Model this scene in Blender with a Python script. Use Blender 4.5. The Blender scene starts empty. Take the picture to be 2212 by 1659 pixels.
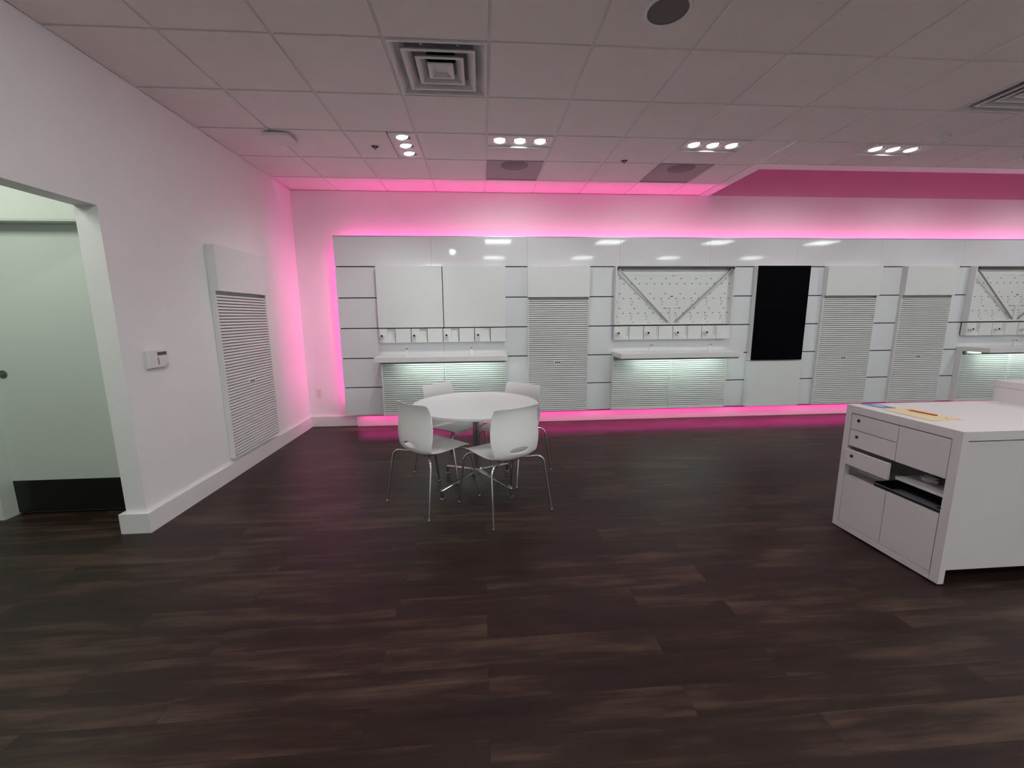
import bpy, bmesh, math, random
from mathutils import Vector, Matrix
random.seed(7)
S = bpy.context.scene
COL = S.collection
PI = math.pi

# ------------------------------------------------------------------ camera
W_PX, H_PX, F_PX = 2212, 1659, 885.84
PITCH, YAW, ROLL, EYE = -0.16422, 0.07282, -0.00845, 1.46
cp, sp, cy, sy, cr, sr = (math.cos(PITCH), math.sin(PITCH), math.cos(YAW), math.sin(YAW), math.cos(ROLL), math.sin(ROLL))
fwd = Vector((sy*cp, cy*cp, sp)); rgt = Vector((cy, -sy, 0)); upv = rgt.cross(fwd)
r2 = rgt*cr + upv*sr; u2 = -rgt*sr + upv*cr
cam_d = bpy.data.cameras.new('camera'); cam = bpy.data.objects.new('camera', cam_d); COL.objects.link(cam)
cam_d.sensor_width = 36; cam_d.sensor_fit = 'HORIZONTAL'; cam_d.lens = F_PX*36/W_PX
cam_d.clip_start = 0.02; cam_d.clip_end = 100
cam.matrix_world = Matrix(((r2.x, u2.x, -fwd.x, 0), (r2.y, u2.y, -fwd.y, 0), (r2.z, u2.z, -fwd.z, EYE), (0, 0, 0, 1)))
S.camera = cam

# ------------------------------------------------------------------ world, exposure, lights
w = bpy.data.worlds.new('world'); S.world = w; w.use_nodes = True
w.node_tree.nodes['Background'].inputs[0].default_value = (0.5, 0.5, 0.55, 1)
w.node_tree.nodes['Background'].inputs[1].default_value = 0.02
S.view_settings.view_transform = 'Standard'; S.view_settings.look = 'None'
S.view_settings.exposure = 0.17; S.view_settings.gamma = 1.0; S.view_settings.use_curve_mapping = False

PINK = (1.0, 0.075, 0.44)
TROFFER_L = 17.0
LAMP_L = 11.0

def area(name, loc, direction, sx, sy_, power, color, along=(1, 0, 0)):
    d = bpy.data.lights.new(name, 'AREA'); d.shape = 'RECTANGLE'; d.size = sx; d.size_y = sy_
    d.energy = power; d.color = color
    o = bpy.data.objects.new(name, d); COL.objects.link(o)
    z = -Vector(direction).normalized(); x = Vector(along).normalized(); y = z.cross(x).normalized(); x = y.cross(z)
    o.matrix_world = Matrix(((x.x, y.x, z.x, loc[0]), (x.y, y.y, z.y, loc[1]), (x.z, y.z, z.z, loc[2]), (0, 0, 0, 1)))
    return o

def spot(name, loc, target, power, color, size=70, blend=0.6, r=0.05):
    d = bpy.data.lights.new(name, 'SPOT'); d.energy = power; d.color = color
    d.spot_size = math.radians(size); d.spot_blend = blend; d.shadow_soft_size = r
    o = bpy.data.objects.new(name, d); COL.objects.link(o); o.location = loc
    o.rotation_euler = (Vector(target)-Vector(loc)).to_track_quat('-Z', 'Y').to_euler()
    return o

YW = 5.60; XL = -2.335; H = 3.028; YP = 5.44      # back wall, left wall, ceiling, face of the clad display wall
XR = 9.3; YF = -4.0
PX0, PX1 = -1.81, 9.2                              # display wall left / right
PZ0, PZ1 = 0.18, 2.455

# pink LED strips behind the edges of the display wall
area('led_strip_top', ((PX0+PX1)/2, 5.525, 2.375), (0, 0.0, 1), PX1-PX0-0.1, 0.02, 28, PINK)
area('led_strip_left', (PX0+0.055, 5.515, 1.33), (-1, 0.0, 0), 2.05, 0.02, 4.7, PINK, (0, 0, 1))
area('led_strip_bottom', ((PX0+PX1)/2+0.05, 5.487, 0.198), (0, -0.9, -1), PX1-PX0-0.2, 0.02, 36, (1.0, 0.04, 0.40))
# side passage lamp
area('passage_lamp', (-3.3, 2.2, 2.72), (0.05, 0.15, -1), 0.9, 0.5, 12.5, (0.93, 1.0, 0.90))
# down/wall lights
WHITE = (0.92, 1.0, 0.97)
for i, (lx, ly, pw) in enumerate(((-0.675, 4.19, 46), (0.385, 4.02, 46), (2.21, 4.02, 34), (4.04, 4.02, 32), (5.87, 4.02, 32), (7.7, 4.02, 32))):
    spot('spotlight', (lx, ly, H-0.02), (lx, 5.5, 1.2) if i else (-1.6, 4.9, 0.6), pw, WHITE, 115, 0.9, 0.06)

spot('spotlight', (-0.655, 0.537, H-0.02), (-2.3, 1.9, 1.5), 40, WHITE, 130, 0.9, 0.06)

# ------------------------------------------------------------------ materials
def mat(name, color, rough=0.5, metal=0.0, spec=0.5, bump=0.0, bscale=200, var=0.0, vscale=3, coat=0.0, emit=None, estr=0):
    m = bpy.data.materials.new(name); m.use_nodes = True; nt = m.node_tree; b = nt.nodes['Principled BSDF']
    b.inputs['Base Color'].default_value = (*color, 1); b.inputs['Roughness'].default_value = rough
    b.inputs['Metallic'].default_value = metal; b.inputs['Specular IOR Level'].default_value = spec
    if coat: b.inputs['Coat Weight'].default_value = coat; b.inputs['Coat Roughness'].default_value = 0.05
    if emit: b.inputs['Emission Color'].default_value = (*emit, 1); b.inputs['Emission Strength'].default_value = estr
    tc = nt.nodes.new('ShaderNodeTexCoord')
    n = nt.nodes.new('ShaderNodeTexNoise'); n.inputs['Scale'].default_value = vscale; n.inputs['Detail'].default_value = 4
    nt.links.new(tc.outputs['Object'], n.inputs['Vector'])
    if var:
        r = nt.nodes.new('ShaderNodeValToRGB')
        r.color_ramp.elements[0].position = 0.3; r.color_ramp.elements[1].position = 0.7
        r.color_ramp.elements[0].color = (*[c*(1-var) for c in color], 1); r.color_ramp.elements[1].color = (*[min(1, c*(1+var)) for c in color], 1)
        nt.links.new(n.outputs['Fac'], r.inputs['Fac']); nt.links.new(r.outputs['Color'], b.inputs['Base Color'])
    if bump:
        n2 = nt.nodes.new('ShaderNodeTexNoise'); n2.inputs['Scale'].default_value = bscale; n2.inputs['Detail'].default_value = 3
        nt.links.new(tc.outputs['Object'], n2.inputs['Vector'])
        bp = nt.nodes.new('ShaderNodeBump'); bp.inputs['Strength'].default_value = bump; bp.inputs['Distance'].default_value = 0.002
        nt.links.new(n2.outputs['Fac'], bp.inputs['Height']); nt.links.new(bp.outputs['Normal'], b.inputs['Normal'])
    return m

M = {}
M['wall'] = mat('wall_paint', (0.90, 0.885, 0.88), 0.55, var=0.01, bump=0.15, bscale=260)
M['magenta'] = mat('magenta_paint', (0.75, 0.38, 0.52), 0.6, var=0.02)
M['passage'] = mat('passage_paint', (0.74, 0.78, 0.72), 0.6, var=0.01)
M['trim'] = mat('trim_paint', (0.82, 0.80, 0.79), 0.35, var=0.01)
M['tile'] = mat('ceiling_tile', (0.93, 0.85, 0.825), 0.9, var=0.02, bump=0.5, bscale=420)
M['tbar'] = mat('ceiling_grid_bar', (0.84, 0.79, 0.77), 0.6, var=0.01)
M['gloss'] = mat('gloss_white_panel', (0.79, 0.81, 0.83), 0.055, spec=0.42, var=0.008, vscale=1.5)
M['satin'] = mat('satin_white_panel', (0.80, 0.82, 0.81), 0.32, var=0.008)
M['slat'] = mat('slat_white', (0.80, 0.80, 0.79), 0.45, var=0.01)
M['slatback'] = mat('slat_groove', (0.13, 0.13, 0.13), 0.7, var=0.02)
M['shelf'] = mat('shelf_laminate', (0.82, 0.82, 0.81), 0.35, var=0.01)
M['slot'] = mat('slot_black', (0.012, 0.012, 0.014), 0.4, var=0.05)
M['alu'] = mat('aluminium_rail', (0.42, 0.42, 0.43), 0.35, 0.9, var=0.03)
M['greymetal'] = mat('grey_rail', (0.33, 0.32, 0.33), 0.5, 0.3, var=0.03)
M['chrome'] = mat('chrome', (0.72, 0.71, 0.71), 0.12, 1.0, var=0.02)
M['steel'] = mat('steel_column', (0.38, 0.37, 0.37), 0.25, 1.0, var=0.03)
M['plastic'] = mat('chair_plastic', (0.88, 0.865, 0.86), 0.38, var=0.008)
M['tabletop'] = mat('table_laminate', (0.88, 0.91, 0.915), 0.42, var=0.006)
M['screen'] = mat('screen_black', (0.002, 0.002, 0.003), 0.3, var=0.05, spec=0.03)
M['cabinet'] = mat('counter_laminate', (0.71, 0.66, 0.665), 0.42, var=0.01)
M['cabin'] = mat('counter_interior_shaded', (0.30, 0.27, 0.28), 0.6, var=0.03)  # laminate colour darkened to stand in for the shade inside
M['toe'] = mat('toe_kick_black', (0.006, 0.005, 0.005), 0.7, var=0.05)
M['blackplastic'] = mat('black_plastic', (0.008, 0.008, 0.009), 0.35, var=0.05)
M['greycard'] = mat('grey_card', (0.20, 0.20, 0.22), 0.4, var=0.04)
M['manila'] = mat('manila_paper', (0.74, 0.57, 0.36), 0.7, var=0.03)
M['pencil'] = mat('orange_pencil', (0.52, 0.10, 0.01), 0.4, var=0.04)
M['wood'] = mat('pencil_wood', (0.62, 0.42, 0.24), 0.6, var=0.04)
M['bluecard'] = mat('blue_leaflet', (0.10, 0.25, 0.42), 0.4, var=0.25, vscale=18)
M['whitecard'] = mat('white_paper', (0.42, 0.58, 0.72), 0.5, var=0.02)
M['grille'] = mat('speaker_grille', (0.17, 0.15, 0.15), 0.7, var=0.04, bump=0.4, bscale=600)
M['greytile'] = mat('grey_ceiling_tile', (0.46, 0.41, 0.43), 0.8, var=0.04)
M['greydark'] = mat('grey_speaker', (0.28, 0.235, 0.245), 0.8, var=0.04)
M['vent'] = mat('vent_enamel', (0.74, 0.72, 0.72), 0.35, var=0.01)
M['void'] = mat('duct_dark', (0.01, 0.009, 0.01), 0.9, var=0.05)
M['duct'] = mat('duct_grey', (0.28, 0.25, 0.27), 0.6, var=0.03)
M['device'] = mat('device_white', (0.78, 0.76, 0.75), 0.4, var=0.01)
M['lcd'] = mat('lcd_grey', (0.06, 0.07, 0.06), 0.2, var=0.05)
M['kick'] = mat('kick_plate_metal', (0.05, 0.05, 0.045), 0.28, 0.8, var=0.05)
M['door'] = mat('door_paint', (0.66, 0.71, 0.66), 0.45, var=0.01)
M['lock'] = mat('lock_metal', (0.20, 0.19, 0.18), 0.35, 0.9, var=0.04)
M['bulb'] = mat('lamp_lens', (0.9, 0.9, 0.9), 0.3, var=0.01, emit=(1, 0.97, 0.93), estr=LAMP_L)
M['troffer'] = mat('troffer_diffuser', (0.9, 0.9, 0.9), 0.5, var=0.01, emit=(0.93, 1.0, 0.98), estr=TROFFER_L)
M['underled'] = mat('shelf_led', (0.9, 0.95, 0.9), 0.5, var=0.01, emit=(0.78, 1.0, 0.88), estr=20)
M['reflector'] = mat('lamp_can_grey', (0.07, 0.065, 0.065), 0.5, var=0.01)
M['plastic_bag'] = mat('clear_wrap', (0.62, 0.62, 0.72), 0.25, var=0.1, vscale=30)

def floor_mat():
    m = bpy.data.materials.new('dark_wood_planks'); m.use_nodes = True; nt = m.node_tree; L = nt.links
    b = nt.nodes['Principled BSDF']
    tc = nt.nodes.new('ShaderNodeTexCoord')
    br = nt.nodes.new('ShaderNodeTexBrick'); br.offset = 0.37; br.offset_frequency = 2; br.squash = 1
    br.inputs['Scale'].default_value = 1; br.inputs['Brick Width'].default_value = 1.22; br.inputs['Row Height'].default_value = 0.152
    br.inputs['Mortar Size'].default_value = 0.0009; br.inputs['Mortar Smooth'].default_value = 0.2; br.inputs['Bias'].default_value = 0
    br.inputs['Color1'].default_value = (0, 0, 0, 1); br.inputs['Color2'].default_value = (1, 1, 1, 1); br.inputs['Mortar'].default_value = (0.3, 0.3, 0.3, 1)
    L.new(tc.outputs['Object'], br.inputs['Vector'])
    # per plank offset so each board carries its own grain
    add = nt.nodes.new('ShaderNodeVectorMath'); add.operation = 'MULTIPLY_ADD'
    L.new(br.outputs['Color'], add.inputs[0]); add.inputs[1].default_value = (9, 7, 5); L.new(tc.outputs['Object'], add.inputs[2])
    def noise(sx, sy_, sc, det=6, dist=0.0):
        mp = nt.nodes.new('ShaderNodeMapping'); mp.inputs['Scale'].default_value = (sx, sy_, 1); L.new(add.outputs[0], mp.inputs['Vector'])
        n = nt.nodes.new('ShaderNodeTexNoise'); n.inputs['Scale'].default_value = sc; n.inputs['Detail'].default_value = det
        n.inputs['Roughness'].default_value = 0.62; n.inputs['Distortion'].default_value = dist
        L.new(mp.outputs[0], n.inputs['Vector']); return n
    n1 = noise(0.9, 9, 1.6, 7, 0.4); n2 = noise(2.2, 60, 1.5, 4); n3 = noise(1.2, 3.0, 1.3, 3)
    mx = nt.nodes.new('ShaderNodeMath'); mx.operation = 'MULTIPLY_ADD'; L.new(n1.outputs['Fac'], mx.inputs[0]); mx.inputs[1].default_value = 0.62
    m2 = nt.nodes.new('ShaderNodeMath'); m2.operation = 'MULTIPLY'; L.new(n2.outputs['Fac'], m2.inputs[0]); m2.inputs[1].default_value = 0.16
    L.new(m2.outputs[0], mx.inputs[2])
    m3 = nt.nodes.new('ShaderNodeMath'); m3.operation = 'MULTIPLY_ADD'; L.new(n3.outputs['Fac'], m3.inputs[0]); m3.inputs[1].default_value = 0.36; L.new(mx.outputs[0], m3.inputs[2])
    m4 = nt.nodes.new('ShaderNodeMath'); m4.operation = 'MULTIPLY_ADD'; L.new(br.outputs['Color'], m4.inputs[0]); m4.inputs[1].default_value = 0.07; L.new(m3.outputs[0], m4.inputs[2])
    rp = nt.nodes.new('ShaderNodeValToRGB'); e = rp.color_ramp.elements
    e[0].position = 0.42; e[0].color = (0.0150, 0.0074, 0.0066, 1); e[1].position = 0.80; e[1].color = (0.092, 0.053, 0.039, 1)
    k = e.new(0.60); k.color = (0.0285, 0.0152, 0.0122, 1)
    L.new(m4.outputs[0], rp.inputs['Fac'])
    mm = nt.nodes.new('ShaderNodeMix'); mm.data_type = 'RGBA'; L.new(br.outputs['Fac'], mm.inputs[0]); L.new(rp.outputs[0], mm.inputs[6]); mm.inputs[7].default_value = (0.010, 0.007, 0.006, 1)
    L.new(mm.outputs[2], b.inputs['Base Color'])
    rr = nt.nodes.new('ShaderNodeMapRange'); L.new(m3.outputs[0], rr.inputs[0]); rr.inputs[3].default_value = 0.34; rr.inputs[4].default_value = 0.46
    L.new(rr.outputs[0], b.inputs['Roughness']); b.inputs['Specular IOR Level'].default_value = 0.22
    bp = nt.nodes.new('ShaderNodeBump'); bp.inputs['Strength'].default_value = 0.25; bp.inputs['Distance'].default_value = 0.002
    L.new(m3.outputs[0], bp.inputs['Height']); L.new(bp.outputs[0], b.inputs['Normal'])
    return m
M['floor'] = floor_mat()

# ------------------------------------------------------------------ mesh helpers
class MB:
    def __init__(s): s.v = []; s.f = []; s.mi = []; s.mats = []
    def mid(s, m):
        if m is None: return 0
        if m not in s.mats: s.mats.append(m)
        return s.mats.index(m)
    def quad(s, pts, m=None):
        i = len(s.v); s.v += [tuple(p) for p in pts]; s.f.append(tuple(range(i, i+len(pts)))); s.mi.append(s.mid(m))
    def box(s, x0, x1, y0, y1, z0, z1, m=None):
        if x0 > x1: x0, x1 = x1, x0
        if y0 > y1: y0, y1 = y1, y0
        if z0 > z1: z0, z1 = z1, z0
        i = len(s.v)
        s.v += [(x0, y0, z0), (x1, y0, z0), (x1, y1, z0), (x0, y1, z0), (x0, y0, z1), (x1, y0, z1), (x1, y1, z1), (x0, y1, z1)]
        for q in ((0, 3, 2, 1), (4, 5, 6, 7), (0, 1, 5, 4), (1, 2, 6, 5), (2, 3, 7, 6), (3, 0, 4, 7)):
            s.f.append(tuple(i+k for k in q)); s.mi.append(s.mid(m))
        return s
    def prism(s, poly, z0, z1, m=None, axis='z'):
        # poly: list of 2D points counter-clockwise; axis: extrusion axis
        def P(a, b, c): return {'z': (a, b, c), 'x': (c, a, b), 'y': (a, c, b)}[axis]
        n = len(poly); i = len(s.v)
        s.v += [P(a, b, z0) for a, b in poly] + [P(a, b, z1) for a, b in poly]
        s.f.append(tuple(i+k for k in reversed(range(n)))); s.f.append(tuple(i+n+k for k in range(n))); s.mi += [s.mid(m)]*2
        for k in range(n):
            s.f.append((i+k, i+(k+1) % n, i+n+(k+1) % n, i+n+k)); s.mi.append(s.mid(m))
        return s
    def lathe(s, prof, n=40, c=(0, 0, 0), m=None, mats=None, T=None):
        # prof: list of (r, z); revolve about z through c
        i = len(s.v); rings = []
        for r, z in prof:
            if r < 1e-6: rings.append([len(s.v)]); s.v.append((0, 0, z))
            else:
                rings.append(list(range(len(s.v), len(s.v)+n)))
                s.v += [(r*math.cos(2*PI*k/n), r*math.sin(2*PI*k/n), z) for k in range(n)]
        for j in range(len(rings)-1):
            a, b = rings[j], rings[j+1]; mj = s.mid(mats[j] if mats else m)
            for k in range(n):
                k2 = (k+1) % n
                if len(a) == 1 and len(b) == 1: continue
                if len(a) == 1: s.f.append((a[0], b[k], b[k2]))
                elif len(b) == 1: s.f.append((a[k], b[0], a[k2]))
                else: s.f.append((a[k], a[k2], b[k2], b[k]))
                s.mi.append(mj)
        for k in range(i, len(s.v)):
            p = Vector(s.v[k]);
            if T is not None: p = T @ p
            s.v[k] = (p.x+c[0], p.y+c[1], p.z+c[2])
        return s
    def tube(s, pts, r, n=12, m=None, cap=True):
        pts = [Vector(p) for p in pts]; rs = r if isinstance(r, (list, tuple)) else [r]*len(pts)
        prev = None; rings = []
        for j, p in enumerate(pts):
            t = (pts[min(j+1, len(pts)-1)]-pts[max(j-1, 0)]).normalized()
            if prev is None:
                a = Vector((0, 0, 1)) if abs(t.z) < 0.9 else Vector((1, 0, 0)); u = t.cross(a).normalized()
            else: u = (prev - t*prev.dot(t)).normalized()
            prev = u; v = t.cross(u); rings.append(list(range(len(s.v), len(s.v)+n)))
            for k in range(n):
                q = p + u*rs[j]*math.cos(2*PI*k/n) + v*rs[j]*math.sin(2*PI*k/n); s.v.append(tuple(q))
        mm = s.mid(m)
        for a, b in zip(rings, rings[1:]):
            for k in range(n): s.f.append((a[k], a[(k+1) % n], b[(k+1) % n], b[k])); s.mi.append(mm)
        if cap: s.f.append(tuple(reversed(rings[0]))); s.f.append(tuple(rings[-1])); s.mi += [mm, mm]
        return s
    def plate_hole(s, x0, x1, y0, y1, cx, cy_, r, z, m=None, n=32):
        # flat rectangle facing down with a round hole
        i = len(s.v); ring = []; out = []
        for k in range(n):
            a = 2*PI*(k+0.5)/n; ring.append((cx+r*math.cos(a), cy_+r*math.sin(a), z))
            dx, dy = math.cos(a), math.sin(a)
            t = min(((x1-cx)/dx if dx > 0 else (x0-cx)/dx) if abs(dx) > 1e-9 else 1e9, ((y1-cy_)/dy if dy > 0 else (y0-cy_)/dy) if abs(dy) > 1e-9 else 1e9)
            out.append((cx+dx*t, cy_+dy*t, z))
        s.v += ring+out; mm = s.mid(m)
        for k in range(n):
            k2 = (k+1) % n; s.f.append((i+k, i+n+k, i+n+k2, i+k2)); s.mi.append(mm)
            # corner fill
            a, b = out[k], out[k2]
            if abs(a[0]-b[0]) > 1e-6 and abs(a[1]-b[1]) > 1e-6:
                cxn = a[0] if min(abs(a[0]-x0), abs(a[0]-x1)) < 1e-6 else b[0]
                cyn = a[1] if min(abs(a[1]-y0), abs(a[1]-y1)) < 1e-6 else b[1]
                s.v.append((cxn, cyn, z)); s.f.append((i+n+k, len(s.v)-1, i+n+k2)); s.mi.append(mm)
        return s
    def build(s, name, m=None, parent=None, bevel=0, sharp=35, loc=None):
        me = bpy.data.meshes.new(name); me.from_pydata(s.v, [], s.f)
        mats = list(s.mats)
        if m is not None: mats = [m] if not mats else mats
        for k in mats: me.materials.append(M[k])
        for p, i in zip(me.polygons, s.mi): p.material_index = i; p.use_smooth = True
        bm = bmesh.new(); bm.from_mesh(me)
        bmesh.ops.recalc_face_normals(bm, faces=bm.faces) if not getattr(s, 'keep', False) else None
        if bevel:
            es = [e for e in bm.edges if len(e.link_faces) == 2 and e.calc_face_angle(0) > 0.6]
            bmesh.ops.bevel(bm, geom=es, offset=bevel, segments=2, profile=0.5, affect='EDGES', clamp_overlap=True)
        for e in bm.edges:
            e.smooth = not (len(e.link_faces) == 2 and e.calc_face_angle(0) > math.radians(sharp))
        if bevel:
            for f_ in bm.faces: f_.smooth = False
        bm.to_mesh(me); bm.free()
        o = bpy.data.objects.new(name, me); COL.objects.link(o)
        if parent is not None: o.parent = parent
        if loc: o.location = loc
        return o

def tag(o, label, cat, group=None):
    o['label'] = label; o['category'] = cat
    if group: o['group'] = group
    return o
def thing(name, label, cat, loc=(0, 0, 0), rz=0, group=None):
    o = bpy.data.objects.new(name, None); COL.objects.link(o); o.location = loc; o.rotation_euler = (0, 0, rz)
    return tag(o, label, cat, group)
def struct(o): o['kind'] = 'structure'; return o
def copy_tree(o, parent=None):
    c = o.copy(); COL.objects.link(c); c.parent = parent
    for ch in list(o.children): copy_tree(ch, c)
    return c

# ------------------------------------------------------------------ the room
PXL, PYW, PH = -4.6, 3.10, 2.80      # side passage
struct(MB().box(-4.7, XR+0.1, YF-0.1, YW+0.1, -0.1, 0.0).build('floor', 'floor'))

# ceiling tile grid
GX, GY, TS = 0.080, 5.1082, 0.6096
cl = MB(); BAR = 0.011; DROP = 0.008
holes = {}      # (k, j) -> list of sub-rects to tile, or [] for nothing
def cellrect(k, j): return (GX+k*TS, GX+(k+1)*TS, GY-(j+1)*TS if j >= 0 else GY, GY-j*TS if j >= 0 else YW)
RX, RY = 2.93, 4.45                    # outside of the recess trim
light_cells = [(0, 1), (3, 1), (6, 1), (9, 1), (12, 1)]
vent_cells = [(-1, 3), (6, 3), (12, 3)]
grey_cells = [(0, 0), (3, 0)]
troffer_cells = [(k, j) for k in (0, 4, 8, 12) for j in (5, 9, 13)]+[(-3, 12)]  # last row and the lone left panel are unseen, added to brighten the room
for c in light_cells:
    x0, x1, y0, y1 = cellrect(*c); holes[c] = [(x0, x1, 4.145, y1)]
x0, x1, y0, y1 = cellrect(-2, 1); holes[(-2, 1)] = [(x0, x0+0.362, y0, y1)]
x0, x1, y0, y1 = cellrect(-2, 7); holes[(-2, 7)] = [(x0, x0+0.362, y0, y1)]
for c in vent_cells+grey_cells+troffer_cells: holes[c] = []
def tile(x0, x1, y0, y1):
    if x1-x0 < 0.03 or y1-y0 < 0.03: return
    a, b, c, d = x0+BAR, x1-BAR, y0+BAR, y1-BAR
    cl.quad([(a, c, H), (a, d, H), (b, d, H), (b, c, H)], 'tile')
    for p, q in (((a, c), (b, c)), ((b, c), (b, d)), ((b, d), (a, d)), ((a, d), (a, c))):
        cl.quad([(*p, H), (*q, H), (*q, H+DROP), (*p, H+DROP)], 'tile')
for k in range(-4, 16):
    for j in range(-1, 15):
        if (k, j) in holes:
            for r in holes[(k, j)]: tile(*r)
            continue
        a, b, c, d = cellrect(k, j)
        a = max(a, XL-0.0); b = min(b, XR); c = max(c, YF)
        if b <= a or d <= c: continue
        if a >= RX and c >= RY: continue
        if j in (-1, 0):
            if a >= RX: continue
            b = min(b, RX)
        elif d > RY and b > RX:
            if a < RX: tile(a, RX, c, d); tile(RX, b, c, RY); continue
            d = RY
        tile(a, b, c, d)
# grid bars as strips (skipping open cells)
def bar(x0, x1, y0, y1, dz=0.0): cl.box(x0, x1, y0, y1, H+DROP-0.0005+dz, H+DROP+0.004+dz, 'tbar')
for k in range(-4, 16):
    x = GX+k*TS
    if x < XL: x = XL+0.012
    if x > XR: continue
    bar(x-0.0125, x+0.0125, YF, YW if x < RX else RY)
for j in range(-1, 15):
    y = GY-(j)*TS
    if j == -1: y = YW-0.012
    if y < YF: continue
    bar(XL, XR if y < RY else RX, y-0.0125, y+0.0125, 0.0009)
# upper slab above the grid and inside the recess
cl.box(XL-0.2, XR+0.1, YF-0.1, YW+0.1, 3.75, 3.85, 'wall')
struct(cl.build('ceiling', 'tile'))

# recess border trim (flat frame round the raised pocket) and pocket sides
t = MB()
t.box(RX, XR, RY, RY+0.15, H-0.004, H+0.012); t.box(RX, RX+0.14, RY+0.15, YW, H-0.004, H+0.012)
t.box(RX+0.125, RX+0.14, RY+0.15, YW, H+0.012, 3.75); t.box(RX+0.125, XR, RY+0.135, RY+0.15, H+0.012, 3.75)
struct(t.build('trim_1', 'trim'))

wb = MB(); wb.box(XL-0.13, XR+0.1, YW, YW+0.12, 0, H-0.005, 'wall'); wb.box(XL-0.13, XR+0.1, YW, YW+0.12, H-0.005, 3.85, 'magenta')
struct(wb.build('wall_back', 'wall'))
OY0, OY1, OZ, WT = 1.15, 2.84, 2.151, 0.135
wl = MB(); wl.box(XL-WT, XL, OY1, YW, 0, 3.85); wl.box(XL-WT, XL, OY0, OY1, OZ, 3.85); wl.box(XL-WT, XL, YF, OY0, 0, 3.85)
struct(wl.build('wall_left', 'wall'))
struct(MB().box(XR, XR+0.1, YF, YW, 0, 3.85).build('wall_right', 'wall'))
struct(MB().box(XL-0.2, XR+0.1, YF-0.1, YF, 0, 3.85).build('wall_front', 'wall'))
# passage
DX0, DX1, DZ = -3.555, -2.62, 2.125
wp = MB(); wp.box(PXL, DX0, PYW, PYW+0.14, 0, PH); wp.box(DX1, XL-WT, PYW, PYW+0.14, 0, PH); wp.box(DX0, DX1, PYW, PYW+0.14, DZ, PH)
wp.box(PXL-0.1, PXL, 0.2, PYW+0.14, 0, PH); wp.box(PXL-0.1, XL-WT, 0.1, 0.2, 0, PH); wp.box(PXL-0.1, XL-WT, 0.1, PYW+0.14, PH, PH+0.1)
struct(wp.build('wall_passage', 'passage'))
d = MB().box(DX0+0.012, DX1-0.012, 3.195, 3.235, 0.012, DZ-0.012).build('door_1', 'door', bevel=0.002); struct(d)
MB().box(DX0+0.02, DX1-0.02, 3.191, 3.197, 0.016, 0.268).build('kick_plate', 'kick', d)
MB().lathe([(0, -0.012), (0.010, -0.012), (0.012, -0.008), (0.026, -0.006), (0.029, 0), (0.029, 0.002), (0, 0.002)], 24, (-3.449, 3.193, 1.077), 'lock', T=Matrix.Rotation(-PI/2, 3, 'X')).build('lock_cylinder', 'lock', d)
fr = MB(); fr.box(DX0-0.001, DX0+0.012, PYW+0.001, PYW+0.14, 0, DZ); fr.box(DX1-0.012, DX1+0.001, PYW+0.001, PYW+0.14, 0, DZ); fr.box(DX0, DX1, PYW+0.001, PYW+0.14, DZ-0.012, DZ+0.001)
struct(fr.build('trim_2', 'door'))

# baseboards
BBH = 0.142; BT = 0.03
bb = MB().box(XL, XL+BT, OY1-BT, YW, 0, BBH); bb.box(XL-WT-BT, XL, OY1-BT, OY1, 0, BBH); bb.box(XL-WT-BT, XL-WT, OY1, PYW, 0, BBH)
struct(bb.build('baseboard_left', 'trim'))
struct(MB().box(XL+BT, -1.70, YW-BT, YW, 0, BBH).build('baseboard_back', 'trim', bevel=0.003))
struct(MB().box(-1.70, XR, 5.532, YW, 0, 0.138).build('baseboard_plinth', 'trim', bevel=0.003))
struct(MB().box(XL, XL+BT, YF, OY0, 0, BBH).build('baseboard_left', 'trim', bevel=0.003))

# ------------------------------------------------------------------ display wall cladding
dw = thing('display_wall', 'long glossy white panelled cladding with black horizontal slots across back wall', 'wall panelling', (0, 0, 0))
MB().box(PX0+0.012, PX1, YP+0.012, YP+0.032, PZ0+0.01, PZ1-0.004).build('backing_board', 'slot', dw)
MB().box(PX0, PX1, YP-0.001, YP+0.034, PZ1-0.004, PZ1+0.004).build('top_rail', 'alu', dw)
zs = [2.454, 2.086, 1.703, 1.319, 0.933, 0.549]; G = 0.0066
tops = [PX0, -0.612, 0.607, 1.826, 3.046, 4.265, 5.484, 6.703, 7.92, PX1]
for a, b in zip(tops, tops[1:]):
    MB().box(a+0.0008, b-0.0008, YP, YP+0.014, zs[1]+G, zs[0]-0.004).build('upper_board', 'gloss', dw, bevel=0.001)
rows = [PX0, -0.49, 1.01, 2.55, 4.04, 5.08, 6.2, 7.65, PX1]
for r in range(1, 6):
    z1 = zs[r]-G; z0 = (zs[r+1]+G) if r < 5 else PZ0
    for a, b in zip(rows, rows[1:]):
        MB().box(a+0.0008, b-0.0008, YP, YP+0.014, z0, z1).build('panel_board', 'gloss', dw, bevel=0.001)

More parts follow.
